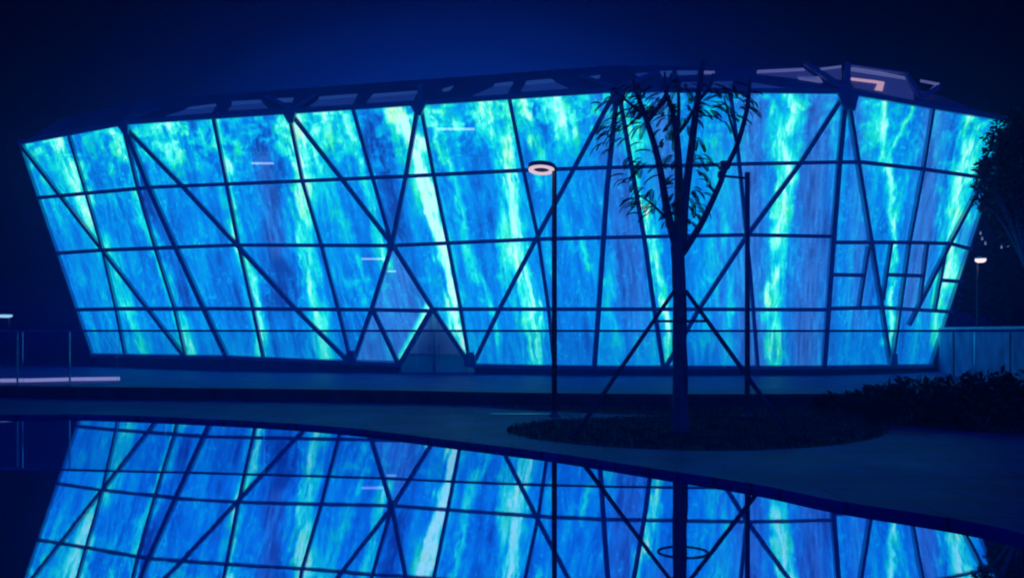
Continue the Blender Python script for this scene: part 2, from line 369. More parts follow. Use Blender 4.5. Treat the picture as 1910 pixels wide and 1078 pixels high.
# -- frame
cnt = [0]
def bar(name, fac, pts, wpx=8.5, depth=.16):
    cnt[0] += 1; pl = FAC[fac]; d = depth + .0023 * cnt[0]
    P = [pl.hit(x, y, .02) for x, y in pts]
    wd = wpx * .5 * (P[0].y + P[-1].y) / F
    bm = bmesh.new(); sweep(bm, P, wd, d, pl.n); return link(name, bm, M_steel, root)
for f_, pts in ((1, [(40, 268), (195, 467), (347, 664)]), (2, [(232, 234), (345, 350), (447, 460), (548, 570), (652, 674)]),
                (2, [(545, 213), (640, 335), (734, 457), (808, 575), (880, 682)]), (2, [(781, 199), (758, 334), (732, 458), (695, 576), (660, 676)]),
                (2, [(1147, 174), (1003, 442), (934, 574), (884, 678)]), (3, [(1154, 176), (1184, 350), (1201, 446), (1219, 574), (1236, 683)]),
                (3, [(1573, 177), (1490, 306), (1391, 441), (1302, 577), (1241, 683)]), (4, [(1577, 178), (1603, 340), (1622, 454), (1641, 570), (1657, 676)]),
                (4, [(1878, 236), (1814, 366), (1768, 454), (1712, 566), (1692, 606)]), (2, [(698, 579), (745, 678)]), (2, [(806, 577), (746, 680)])):
    bar('brace', f_, pts, 8.2, .20)
for f_, pts in ((1, [(132, 254), (164, 361), (194, 464), (219, 574), (236, 661)]), (1, [(235, 245), (260, 351), (294, 467), (328, 574), (349, 663)]),
                (2, [(400, 219), (425, 344), (447, 457), (473, 571), (493, 667)]), (2, [(541, 214), (566, 338), (601, 456), (632, 574), (656, 674)]),
                (2, [(660, 204), (696, 330), (732, 455)]), (2, [(787, 203), (811, 331), (837, 455), (860, 574), (876, 668)]),
                (2, [(951, 184), (977, 316), (1005, 446), (1024, 575), (1034, 680)]), (3, [(1361, 176), (1374, 272), (1386, 390), (1398, 510), (1412, 683)]),
                (4, [(1737, 204), (1718, 320), (1693, 452), (1676, 571), (1662, 672)]),
                (4, [(1617, 459), (1599, 571)]), (4, [(1659, 452), (1643, 560)]), (4, [(1726, 455), (1712, 564)]), (4, [(1761, 462), (1740, 577)])):
    bar('mullion', f_, pts, 6.6, .15)
for f_, pts in ((2, [(237, 240), (281, 350), (335, 470), (382, 573), (425, 664)]), (3, [(1150, 176), (1131, 356), (1116, 574), (1108, 683)]), (3, [(1575, 177), (1563, 305), (1550, 470), (1535, 683)])):
    bar('corner_mullion', f_, pts, 9, .22)
for f_, pts in ((1, [(40, 268), (175, 660)]), (4, [(1880, 228), (1733, 680)])): bar('edge_frame', f_, pts, 4, .16)
for f_, pts in ((1, [(72, 369), (277, 350)]), (2, [(277, 350), (566, 338), (745, 330), (978, 318), (1137, 313)]), (3, [(1137, 313), (1400, 306), (1564, 303)]), (4, [(1564, 303), (1604, 303), (1719, 316), (1845, 334)]),
                (1, [(108, 472), (194, 466), (331, 461)]), (2, [(331, 461), (447, 457), (733, 458), (1003, 446), (1125, 443)]), (3, [(1125, 443), (1392, 438), (1553, 441)]), (4, [(1552, 452), (1690, 452), (1768, 454), (1808, 465)]),
                (1, [(144, 577), (220, 575), (383, 575)]), (2, [(383, 575), (696, 577), (800, 579)]), (2, [(810, 576), (1116, 576)]), (3, [(1116, 576), (1300, 576), (1542, 577)]), (4, [(1542, 575), (1639, 573), (1772, 581)]),
                (4, [(1551, 512), (1607, 513)]), (4, [(1652, 512), (1716, 514)]), (4, [(1750, 522), (1790, 525)])):
    bar('transom', f_, pts, 6.8, .13)
for f_, a, b in ((1, (174, 661), (425, 665)), (2, (425, 665), (746, 679)), (2, (880, 681), (1109, 684)), (3, (1109, 684), (1535, 684)), (4, (1535, 684), (1734, 681))):
    bar('sill_beam', f_, [a, b], 7, .19)
for f_, a, b in ((1, (40, 266), (232, 230)), (2, (232, 230), (1150, 169)), (3, (1150, 169), (1575, 172)), (4, (1575, 172), (1880, 225))):
    bar('top_beam', f_, [a, b], 9, .21)
for f_, pg in ((2, [(224, 233), (246, 229), (246, 252), (240, 254)]), (2, [(531, 211), (558, 209), (551, 232), (545, 233)]), (2, [(768, 195), (800, 192), (789, 217), (780, 217)]),
               (2, [(1138, 170), (1150, 169), (1150, 200), (1144, 200)]), (3, [(1151, 169), (1166, 170), (1158, 200), (1151, 200)]), (3, [(1556, 173), (1575, 172), (1574, 206), (1568, 206)]), (4, [(1576, 172), (1592, 176), (1584, 208), (1576, 206)]),
               (2, [(653, 652), (664, 652), (672, 680), (642, 676)]), (2, [(873, 655), (886, 655), (893, 683), (868, 680)]), (4, [(1654, 657), (1663, 657), (1664, 680), (1651, 681)]), (2, [(727, 450), (740, 450), (740, 467), (727, 467)])):
    pl = FAC[f_]; cnt[0] += 1; o_ = .14 + .0017 * cnt[0]
    bm = bmesh.new(); slab(bm, [pl.hit(x, y, o_) for x, y in pg], -pl.n * .1); link('gusset_plate', bm, M_steel, root)

# -- plinth wall below the screen, body, roof
def inward(pl): v = Vector((-pl.n.x, -pl.n.y, 0)); return v.normalized()
bm = bmesh.new()
for k in (1, 2, 3, 4):
    b0, b1, _, _ = quads[k]; iv = inward(FAC[k])
    segs = [(b0, b1)]
    if k == 2:
        segs = [(b0, P2.hit(744, 679)), (P2.hit(884, 680), b1)]
    for p, q in segs:
        z = lambda v, zz: Vector((v.x, v.y, zz))
        p2, q2 = p + iv * .05, q + iv * .05
        slab(bm, [z(p2, p.z - .05), z(q2, q.z - .05), z(q2, ZP - .02), z(p2, ZP - .02)], iv * .3)
link('base_wall', bm, M_base, root)
back = 13.0
iA, iD = inward(P1) * 1.0, inward(P4) * 1.0
rB = [A, B, E, C, Dd]
rise = 1.25
crest = [p + Vector((0, rise, rise)) for p in rB]; crest[0] = A + Vector((rise * .7, rise * .9, rise)); crest[4] = Dd + Vector((-rise * 1.6, rise * .6, rise * .9))
BK = [Vector((-17, 46, 0)), Vector((14, 46, 0))]
bm = bmesh.new()
for i in range(4): slab(bm, [rB[i], rB[i + 1], crest[i + 1], crest[i]], Vector((0, .12, -.12)))
link('clerestory', bm, M_roof, root)
bm = bmesh.new()
slab(bm, crest + [Vector((BK[1].x, BK[1].y, ZT + 1)), Vector((BK[0].x, BK[0].y, ZT + 1))], Vector((0, 0, -.2)))
link('roof', bm, M_roof, root)
bm = bmesh.new()
for a, b, c, d in (((bA), A, BK[0] + Vector((0, 0, ZT)), BK[0] + Vector((0, 0, ZP))), (bD, Dd, BK[1] + Vector((0, 0, ZT)), BK[1] + Vector((0, 0, ZP)))):
    s_ = Vector((.25, 0, 0)) if a.x < 0 else Vector((-.25, 0, 0))
    slab(bm, [Vector((a.x, a.y + .25, ZP)), Vector((b.x, b.y + .25, ZT)), c, d], s_)
slab(bm, [BK[0] + Vector((0, 0, ZP)), BK[1] + Vector((0, 0, ZP)), BK[1] + Vector((0, 0, ZT + .8)), BK[0] + Vector((0, 0, ZT + .8))], Vector((0, .3, 0)))
link('outer_wall', bm, M_plinth, root)
bm = bmesh.new()
box(bm, (-2, 35.5, 4.7), (30, .2, 9.0)); link('interior_wall', bm, M_wall, root)
bm = bmesh.new()
box(bm, (-1, 34.2, .22), (16, 2.2, .1)); link('interior_floor', bm, M_wall, root)

# -- clerestory glazing above the screen: dim lit panes between the struts
CLP = [Plane(rB[i], rB[i + 1], crest[i]) for i in range(4)]
def cl_hit(x, y, off):
    i = 0 if x < 232 else 1 if x < 1150 else 2 if x < 1575 else 3
    pl = CLP[i]; n = pl.n if pl.n.z > 0 else pl.n
    return pl.hit(x, y, off)
M_cl = [lamp_mat('clerestory_dim', (.02, .07, .25), .6), lamp_mat('clerestory_soft', (.010, .036, .17), .6), lamp_mat('clerestory_lavender', (.15, .17, .40), .6), lamp_mat('clerestory_grey', (.022, .032, .12), .7), lamp_mat('clerestory_warm', (.60, .36, .42), .9)]
for mi, pg in ((0, [(352, 202), (403, 195), (403, 200), (345, 207)]), (1, [(345, 207), (400, 201), (396, 211), (310, 218)]), (0, [(433, 191), (487, 188), (490, 193), (433, 197)]), (1, [(433, 198), (490, 194), (500, 203), (426, 207)]),
               (0, [(513, 186), (548, 184), (545, 191), (524, 192)]), (0, [(597, 182), (667, 177), (664, 182), (594, 187)]), (1, [(594, 188), (664, 183), (658, 196), (578, 200)]), (0, [(697, 177), (779, 171), (777, 176), (692, 183)]), (1, [(691, 184), (776, 177), (771, 189), (684, 193)]),
               (0, [(825, 168), (846, 162), (838, 170), (826, 172)]), (0, [(923, 158), (957, 154), (955, 160), (921, 163)]), (1, [(921, 164), (954, 161), (946, 177), (882, 180)]), (0, [(982, 153), (1029, 149), (1036, 155), (979, 160)]), (1, [(979, 161), (1036, 156), (1060, 166), (972, 172)]),
               (0, [(1100, 145), (1120, 142), (1117, 147), (1101, 148)]), (1, [(1185, 139), (1221, 137), (1221, 144), (1190, 144)]), (0, [(1231, 135), (1254, 134), (1247, 144), (1236, 144)]), (0, [(1262, 134), (1301, 134), (1300, 140), (1265, 141)]), (2, [(1311, 134), (1333, 135), (1332, 139), (1311, 139)]),
               (1, [(1271, 156), (1299, 155), (1299, 168), (1271, 167)]), (1, [(1332, 154), (1367, 154), (1364, 168), (1324, 168)]), (1, [(1402, 156), (1440, 162), (1478, 169), (1400, 169)]),
               (2, [(1412, 133), (1498, 129), (1502, 133), (1412, 138)]), (3, [(1412, 139), (1506, 135), (1526, 151), (1484, 147)]), (2, [(1486, 145), (1527, 145), (1534, 155), (1527, 155), (1490, 149)]),
               (2, [(1529, 129), (1569, 124), (1569, 128), (1534, 132)]), (3, [(1537, 133), (1569, 129), (1569, 150), (1558, 148)]),
               (2, [(1586, 128), (1611, 129), (1689, 145), (1689, 150), (1586, 134)]), (3, [(1586, 135), (1689, 151), (1703, 176), (1703, 188), (1593, 164), (1586, 152)]),
               (4, [(1586, 148), (1630, 153), (1648, 156), (1644, 172), (1630, 170), (1636, 158), (1586, 152)]), (2, [(1716, 150), (1752, 157), (1748, 160), (1716, 154)]), (2, [(1752, 157), (1735, 171), (1733, 169), (1744, 159)])):
    bm = bmesh.new()
    off = .035 if mi != 4 else .06
    P = [cl_hit(x, y, off) for x, y in pg]
    n = CLP[0 if pg[0][0] < 232 else 1 if pg[0][0] < 1150 else 2 if pg[0][0] < 1575 else 3].n
    slab(bm, P, -n * .03); link('clerestory_window', bm, M_cl[mi], root)
def strut(pts, wpx):
    P = [cl_hit(x, y, .09) for x, y in pts]; bm = bmesh.new()
    i = 0 if pts[0][0] < 232 else 1 if pts[0][0] < 1150 else 2 if pts[0][0] < 1575 else 3
    sweep(bm, P, wpx * P[0].y / F, .04 + .0005 * cnt[0], CLP[i].n); cnt[0] += 1; link('strut', bm, M_steel, root)
for pts, wd in (([(1576, 172), (1578, 122)], 12), ([(1570, 170), (1502, 124)], 13), ([(1716, 188), (1690, 148)], 13), ([(1716, 188), (1748, 166)], 9), ([(548, 210), (498, 184)], 9), ([(548, 210), (590, 180)], 9),
                ([(784, 196), (786, 162)], 10), ([(1150, 170), (1080, 146)], 10), ([(1152, 170), (1225, 140)], 10), ([(237, 230), (300, 208)], 9), ([(1580, 126), (1690, 142)], 6)):
    strut(pts, wd)

# -- entrance below the lifted corner of the screen
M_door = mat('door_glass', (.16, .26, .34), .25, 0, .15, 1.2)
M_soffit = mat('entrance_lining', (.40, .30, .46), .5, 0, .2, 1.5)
for m_, c_ in ((M_door, (.0, .034, .13)), (M_soffit, (.006, .022, .11))):      # lobby light put into door and lining as a faint glow
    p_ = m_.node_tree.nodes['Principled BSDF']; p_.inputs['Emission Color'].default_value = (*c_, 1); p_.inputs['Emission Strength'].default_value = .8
eD = P2.hit(815, 640).y + .7
def ept(x, y): return at(x, y, eD)
bm = bmesh.new()
slab(bm, [ept(724, 660), ept(895, 660), ept(812, 548)], Vector((0, .15, 0))); link('entrance_wall', bm, M_soffit, root)
zb = ZP + .01
for x0, x1 in ((735, 808), (813, 892)):
    p0, p1 = ept(x0, 663), ept(x1, 663)
    bm = bmesh.new(); slab(bm, [p0, p1, Vector((p1.x, p1.y, zb)), Vector((p0.x, p0.y, zb))], Vector((0, .06, 0)))
    d = link('door', bm, M_door, root)
    hx = p1.x - .12 if x0 < 800 else p0.x + .12
    bm = bmesh.new(); box(bm, Vector((hx, p0.y - .05, .75)), (.035, .05, .6)); h = link('handle', bm, M_dark, root)
    h.parent = d
for a, b, wd in (((810.5, 565), (810.5, 705), 6), ((732, 661), (888, 661), 4), ((872, 640), (872, 705), 4)):
    bm = bmesh.new(); cnt[0] += 1
    pa, pb = ept(*a) + Vector((0, -.05, 0)), ept(*b) + Vector((0, -.05, 0))
    pa.z = max(pa.z, zb); pb.z = max(pb.z, zb)
    sweep(bm, [pa, pb], wd * eD / F, .08 + .003 * cnt[0], Vector((0, -1, 0))); link('door_frame', bm, M_steel, root)

# -- strip lights hung inside, seen through the glass
M_strip = lamp_mat('interior_strip', (.7, .8, 1.0), 3.2)
for x, y, wpx in ((490, 305, 40), (850, 241, 70), (700, 483, 50), (726, 506, 26), (1272, 300, 0)):
    if not wpx: continue
    p = P2.hit(x, y) ; p = at(x, y, p.y + 1.2)
    bm = bmesh.new(); box(bm, p, (wpx * p.y / F, .1, .06)); link('strip_light', bm, M_strip, root)

# ---------------------------------------------------------------- glass balustrade along the terrace
rail_px = [(-300, 18.9), (105, 18.3), (632, 17.4), (1000, 16.5), (1370, 16.2), (1910, 16.6), (2300, 17.3)]
rail = smooth_line([Vector(((x - CX) / F * d, d, 0)) for x, d in rail_px], 10)
bal = empty('glass_balustrade', (rail[30].x, rail[30].y, ZP))
tag(bal, 'long frameless glass balustrade with slim handrail on dark plinth in front of pavilion', 'balustrade')
def offset_sweep(z0, z1, wd, m, name, pts=rail):
    bm = bmesh.new()
    sweep(bm, [Vector((p.x, p.y, (z0 + z1) / 2)) for p in pts], z1 - z0, wd, Vector((0, 1, 0)))
    return link(name, bm, m, bal)
offset_sweep(ZP - .03, ZP + .26, .30, M_plinth, 'plinth')
offset_sweep(1.555, 1.60, .055, M_steel, 'handrail')
acc = [0.0]
for a, b in zip(rail, rail[1:]): acc.append(acc[-1] + (b - a).length)
def rail_at(s):
    for i in range(len(rail) - 1):
        if acc[i + 1] >= s: return rail[i].lerp(rail[i + 1], (s - acc[i]) / (acc[i + 1] - acc[i]))
    return rail[-1]
s = 0.0
while s + 1.16 < acc[-1]:
    a, b = rail_at(s + .006), rail_at(s + 1.154); bm = bmesh.new(); zv = Vector((0, 0, 1))
    slab(bm, [a + zv * (ZP + .26), b + zv * (ZP + .26), b + zv * 1.557, a + zv * 1.557], Vector((0, .014, 0)))
    link('glass_panel', bm, M_glass, bal); s += 1.16
for x in (30, 128, 1781, 1887):
    d = np.interp(x, [p[0] for p in rail_px], [p[1] for p in rail_px]); bm = bmesh.new()
    box(bm, ((x - CX) / F * d, d + .05, (ZP + .26 + 1.55) / 2), (.03, .03, 1.55 - ZP - .27)); link('post', bm, M_steel if x < 400 else M_dark, bal)

# pale lit strip along the foot of the glass
M_led = lamp_mat('ledge_light', (.30, .30, .64), 1.0)
bm = bmesh.new()
lp = [at(-60, 710, 23.2), at(60, 709, 23.4), at(140, 707, 23.9), at(222, 706, 24.1)]
sweep(bm, lp, .10, .10, Vector((0, 1, 0)))
tag(link('linear_light', bm, M_led), 'pale lavender linear light on the ground behind the left end of the glass balustrade', 'strip light')

# garden wall behind the balustrade's right end, blue glow put into its colour
M_gw = mat('wall_blue_glow', (.34, .50, .88), .8, 0, .5, 1.3)
wa, wb = at(1738, 607, 30.6), at(1990, 607, 17.4)
gw = empty('garden_wall', Vector((wa.x, wa.y, ZP))); tag(gw, 'low garden wall, blue glow in its colour, with pale coping right of the pavilion behind the balustrade', 'wall')
bm = bmesh.new(); iv_ = Vector((.25, .08, 0)); zz = lambda p, z: Vector((p.x, p.y, z))
slab(bm, [zz(wa, ZP - .02), zz(wb, ZP - .02), zz(wb, 1.62), zz(wa, 1.62)], iv_); link('wall', bm, M_gw, gw)
bm = bmesh.new(); slab(bm, [zz(wa, 1.623) - iv_ * .2, zz(wb, 1.623) - iv_ * .2, zz(wb, 1.69) - iv_ * .2, zz(wa, 1.69) - iv_ * .2], iv_ * 1.4); link('coping', bm, mat('coping_stone', (.8, .8, .82), .6, 0, .1, 2), gw)

# ---------------------------------------------------------------- lawn island and planting bed
def ground_patch(name, outline, z, m):
    bm = bmesh.new(); f = poly(bm, [(p.x, p.y, z) for p in outline]); bmesh.ops.triangulate(bm, faces=[f]); return link(name, bm, m)
cx0, cy0 = 2.9, 12.3
isl = []
for k in range(48):
    a = 2 * math.pi * k / 48
    isl.append(Vector((cx0 + 2.95 * math.cos(a) + .25 * math.sin(2 * a), cy0 + 2.0 * math.sin(a) + .25 * math.cos(a), 0)))
tag(ground_patch('lawn', isl, ZP + .006, M_soil), kind='structure')
bed = [at(900, 0, 15.9), at(1370, 0, 15.75), at(1910, 0, 16.1), at(2300, 0, 16.8)]
bed = [Vector((p.x, p.y, 0)) for p in bed] + [Vector((16, 11, 0)), Vector((8.2, 11.2, 0)), Vector((5.2, 13.6, 0)), Vector((1.5, 14.9, 0))]
tag(ground_patch('soil', bed, ZP + .010, M_soil), kind='structure')
def inpoly(x, y, pg):
    r = False
    for i in range(len(pg)):
        a, b = pg[i], pg[(i + 1) % len(pg)]
        if (a.y > y) != (b.y > y) and x < (b.x - a.x) * (y - a.y) / (b.y - a.y) + a.x: r = not r
    return r
bm = bmesh.new()
def blade(bm, x, y, z, h, wd, lean):
    a = random.uniform(0, 6.28); dx, dy = math.cos(a), math.sin(a); b = random.uniform(0, 6.28)
    lx, ly = math.cos(b) * lean, math.sin(b) * lean
    v = [bm.verts.new(p) for p in ((x - dx * wd, y - dy * wd, z), (x + dx * wd, y + dy * wd, z), (x + lx * .4 + dx * wd * .7, y + ly * .4 + dy * wd * .7, z + h * .6), (x + lx, y + ly, z + h), (x + lx * .4 - dx * wd * .7, y + ly * .4 - dy * wd * .7, z + h * .6))]
    bm.faces.new(v)
for pg, n, hh in ((isl, 7000, .07), (bed, 9000, .16)):
    k = 0; xs = [p.x for p in pg]; ys = [p.y for p in pg]
    while k < n:
        x, y = random.uniform(min(xs), max(xs)), random.uniform(min(ys), max(ys))
        if inpoly(x + random.gauss(0, .07), y + random.gauss(0, .07), pg):
            blade(bm, x, y, ZP + .005, random.uniform(.4, 1.2) * hh, .006, random.uniform(0, .6) * hh); k += 1
tag(link('grass', bm, M_grass), kind='stuff', label='short dark grass covering the planting bed and tree island', cat='grass')

# shrubs at the right end of the balustrade
def shrub(px, D, h, rad, label, n=420, arch=False):
    base = Vector(((px - CX) / F * D, D, ZP)); o = empty('low_shrub', base)
    tag(o, label, 'shrub', 'low shrubs before the right end of the glass balustrade')
    bm = bmesh.new()
    for k in range(n):
        a = random.uniform(0, 6.28); r = rad * math.sqrt(random.random()); t = random.random() ** .6
        z = h * t * (1 - .45 * (r / rad) ** 2)
        c = base + Vector((math.cos(a) * r, math.sin(a) * r, z)); d = Vector((math.cos(a + random.uniform(-1, 1)), math.sin(a + random.uniform(-1, 1)), random.uniform(.1, 1.4))).normalized()
        s_ = d.cross(Vector((random.uniform(-1, 1), random.uniform(-1, 1), .3))).normalized(); l = random.uniform(.10, .24); wd = l * .16
        poly(bm, [c, c + d * l * .5 + s_ * wd, c + d * l - Vector((0, 0, l * .15)), c + d * l * .5 - s_ * wd])
    link('foliage', bm, M_leaf2, o)
    bm = bmesh.new()
    for k in range(6):
        a = k * 1.05; tube(bm, [base, base + Vector((math.cos(a) * rad * .25, math.sin(a) * rad * .25, h * .4)), base + Vector((math.cos(a) * rad * .6, math.sin(a) * rad * .6, h * .75))], [.014, .01, .005], 5)
    link('stem', bm, M_bark, o)
for px, D, h, rad, lab in ((1575, 14.9, .30, .5, 'smallest low dark shrub at the left end of the shrub row'), (1650, 14.9, .50, .5, 'low dark shrub below the foot of the pavilion corner bracing'), (1715, 14.7, .68, .55, 'dark leafy shrub below the lower right corner of the glowing screen'),
                           (1785, 14.8, .74, .55, 'dark shrub just right of the glowing screen, before the first dark balustrade post'), (1850, 14.5, .78, .55, 'tall dark shrub between the two dark balustrade posts'), (1915, 14.6, .80, .6, 'tallest dark shrub cut by the right edge of the picture'),
                           (1700, 13.2, .38, .6, 'low spreading dark shrub in front of the row, left one of two'), (1830, 12.8, .50, .7, 'broad dark shrub nearest the pond at the right')):
    shrub(px, D, h, rad, lab)

# pale stone edging strip left of the island
bm = bmesh.new()
p, q = on_ground(915, 773, ZP), on_ground(1042, 773, ZP)
box(bm, Vector(((p.x + q.x) / 2, p.y, ZP + .008)), (q.x - p.x, .16, .014)); bmesh.ops.bevel(bm, geom=bm.edges[:], offset=.004, segments=2, affect='EDGES')
M_edge = mat('polished_stone', (.62, .66, .70), .3, .6, .1, 5)
tag(link('edging_stone', bm, M_edge), 'pale narrow edging stone lying on the paving left of the lawn island', 'edging')

# ---------------------------------------------------------------- staked young tree
TD = 12.0
tb = at(1268, 803, TD); tb.z = ZP
tree = empty('young_tree', tb)
tag(tree, 'slender young tree with feathery leaves and several upright stems standing before the screen', 'tree')
def tp(x, y, dd=0.0): return at(x, y, TD + dd)
bm = bmesh.new()
px2m = TD / F
tube(bm, [Vector((tb.x, tb.y, ZP - .02)), Vector((tb.x, tb.y, ZP + .06)), tp(1268, 760), tp(1269, 725), tp(1269, 680), tp(1267, 640), tp(1268, 600), tp(1268, 560), tp(1266, 520), tp(1265, 490), tp(1264, 465), tp(1266, 445)], [v * px2m for v in (23, 18, 15.4, 14.2, 14.3, 13.3, 13.6, 12.5, 12.9, 12.2, 13.4, 13)], 12)
limbs = []
def limb(pts, radii):
    P = smooth_line([tp(x, y, d) for x, y, d in pts], 5); n = len(P)
    R = np.interp(np.linspace(0, 1, n), np.linspace(0, 1, len(radii)), radii) * px2m
    tube(bm, P, list(R), 8); limbs.append((P, R))
limb([(1262, 460, 0), (1246, 400, -.1), (1228, 300, -.2), (1207, 228, -.3), (1187, 172, -.4), (1180, 145, -.5)], [9, 7.5, 6, 5, 4, 2])
limb([(1207, 228, -.3), (1232, 195, -.2), (1248, 160, -.1), (1252, 138, 0)], [5, 4, 3, 2])
limb([(1266, 460, 0), (1267, 380, .15), (1264, 280, .3), (1256, 215, .4), (1242, 170, .5), (1240, 135, .55)], [11, 9, 7, 5.5, 4, 2])
limb([(1272, 460, 0), (1277, 380, -.1), (1289, 280, -.2), (1299, 200, -.3), (1308, 140, -.4), (1310, 112, -.4)], [10, 8, 7, 6, 4.5, 2.5])
limb([(1264, 250, .3), (1283, 225, .2), (1292, 205, .1)], [4, 3.5, 2.5])
limb([(1272, 472, 0), (1290, 446, -.2), (1312, 410, -.4), (1342, 345, -.5), (1352, 318, -.5), (1376, 268, -.5), (1394, 200, -.6), (1399, 145, -.6)], [8, 6.5, 5.5, 5, 4.5, 4.5, 4, 2.5])
limb([(1301, 190, -.3), (1322, 165, -.1), (1330, 138, 0)], [4, 3, 2]); limb([(1264, 255, .3), (1266, 190, .4), (1263, 145, .5)], [4, 3.5, 2])
limb([(1200, 215, -.3), (1165, 185, -.5), (1140, 165, -.6)], [3, 2.2, 1.2]); limb([(1250, 415, -.1), (1215, 380, -.3), (1185, 360, -.4)], [3, 2, 1]); limb([(1375, 268, -.5), (1362, 225, -.4), (1350, 180, -.4)], [3, 2.2, 1.2])
link('trunk', bm, M_bark, tree, True)
bm = bmesh.new()
def frond(bm, p, d, length, droop):
    """feathery leaf: a drooping stalk with narrow leaflets in pairs"""
    n = 11; pts = []; q = p.copy(); v = d.normalized()
    for k in range(n):
        pts.append(q.copy()); v = (v + Vector((0, 0, -droop))).normalized(); q = q + v * length / n
    tube(bm, pts, [.005] * n, 3, False)
    for k in range(2, n):
        t = (pts[k] - pts[k - 1]).normalized(); s_ = t.cross(Vector((0, 0, 1)))
        if s_.length < .1: s_ = Vector((1, 0, 0))
        s_.normalize(); L_ = length * .18 * math.sin(math.pi * (k + .8) / (n + 1.2)) + .012
        for sg in (1, -1):
            e = pts[k] + (s_ * sg * .85 + t * .5 + Vector((0, 0, -.28))).normalized() * L_; m_ = pts[k].lerp(e, .5)
            poly(bm, [pts[k], m_ + t * .017, e, m_ - t * .017])
def scatter_fronds(bm, zones):
    for x, y, rx, ry, n in zones:
        for k in range(int(n * 2.2)):
            a, r = random.uniform(0, 6.28), math.sqrt(random.random())
            p = tp(x + math.cos(a) * r * rx, y + math.sin(a) * r * ry, random.uniform(-.7, .7))
            # outward from the trunk line
            out = Vector((p.x - tp(1268, y).x, random.uniform(-.6, .6), 0)); out = (out.normalized() if out.length > .01 else Vector((1, 0, 0)))
            frond(bm, p, out + Vector((random.uniform(-.5, .5), random.uniform(-.5, .5), random.uniform(.2, .7))), random.uniform(.16, .38), random.uniform(.10, .28))
scatter_fronds(bm, [(1175, 205, 55, 35, 24), (1225, 190, 35, 30, 12), (1275, 200, 40, 40, 14), (1340, 200, 50, 30, 12), (1385, 190, 18, 20, 6), (1150, 250, 30, 40, 9), (1195, 290, 25, 25, 6), (1245, 280, 20, 60, 9),
                    (1205, 380, 22, 32, 10), (1255, 370, 20, 50, 10), (1290, 385, 12, 35, 7), (1300, 290, 12, 50, 7), (1180, 335, 18, 12, 3), (1250, 165, 100, 14, 10), (1360, 165, 30, 14, 3), (1305, 350, 14, 14, 3)])
link('crown', bm, M_leaf, tree)

# support frame: three stakes tied to the trunk with a hoop
sup = empty('tree_support', tb)
tag(sup, 'wooden tripod stakes with hoop bracing the trunk of the young tree', 'tree support')
for topx, mid, ft in (((1256, 545, -.12), None, (1118, 745, -.55)), ((1281, 545, -.12), None, (1425, 745, -.5)), ((1272, 548, .15), None, (1275, 742, 1.1))):
    a = tp(*topx); b = tp(*ft); dz = (a.z - ZP) / (a.z - b.z); b = a + (b - a) * dz
    bm = bmesh.new(); tube(bm, [a + (a - b).normalized() * .03, b], [.03, .036], 8); link('stake', bm, M_wood, sup, True)
bm = bmesh.new()
hc = tp(1274, 599, 0.05); tube(bm, [hc + Vector((math.cos(2 * math.pi * k / 28) * .37, math.sin(2 * math.pi * k / 28) * .30, 0)) for k in range(29)], .02, 6, False); link('hoop', bm, M_wood, sup, True)
bm = bmesh.new(); pc = tp(1268, 548); tube(bm, [pc + Vector((math.cos(2 * math.pi * k / 20) * .125, math.sin(2 * math.pi * k / 20) * .125, 0)) for k in range(21)], .022, 6, False); link('tie', bm, M_wood, sup, True)

# ---------------------------------------------------------------- lamps
LD = 14.4
base = at(1034, 800, LD); base.z = ZP
lamp = empty('ring_lamp', base)
tag(lamp, 'tall slim lamp post carrying a lit white ring head', 'lamp post')
tpz = at(1034, 311, LD).z
bm = bmesh.new(); tube(bm, [base, Vector((base.x, base.y, tpz))], [.05, .043], 12); link('pole', bm, M_pole, lamp, True)
bm = bmesh.new(); lathe(bm, base, [(.1, 0), (.1, .03), (.06, .05), (.055, .1)], 16); link('base_plate', bm, M_dark, lamp)
hcx = at(1010, 316, LD); tilt = Matrix.Rotation(math.radians(3), 4, 'Y') @ Matrix.Rotation(math.radians(-8), 4, 'X')
def ring(bm, c, r0, r1, z0, z1, m, n=40):
    V = [[bm.verts.new(m @ Vector((r * math.cos(2 * math.pi * k / n), r * math.sin(2 * math.pi * k / n), z)) + c) for k in range(n)] for r, z in ((r0, z0), (r1, z0), (r1, z1), (r0, z1))]
    for i in range(4):
        for k in range(n): bm.faces.new((V[i][k], V[i][(k + 1) % n], V[(i + 1) % 4][(k + 1) % n], V[(i + 1) % 4][k]))
bm = bmesh.new(); ring(bm, hcx, .13, .245, .0, .05, tilt); lathe(bm, hcx, [(.244, .052), (.246, .075), (.17, .095), (.05, .10)], 36, tilt); link('head', bm, M_dark, lamp)
bm = bmesh.new(); ring(bm, hcx, .15, .232, -.028, -.002, tilt); link('led_ring', bm, lamp_mat('ring_led', (1.0, .72, .80), .8), lamp)
bm = bmesh.new(); box(bm, Vector((base.x - .03, base.y, tpz - .01)), (.12, .05, .05)); link('bracket', bm, M_dark, lamp)

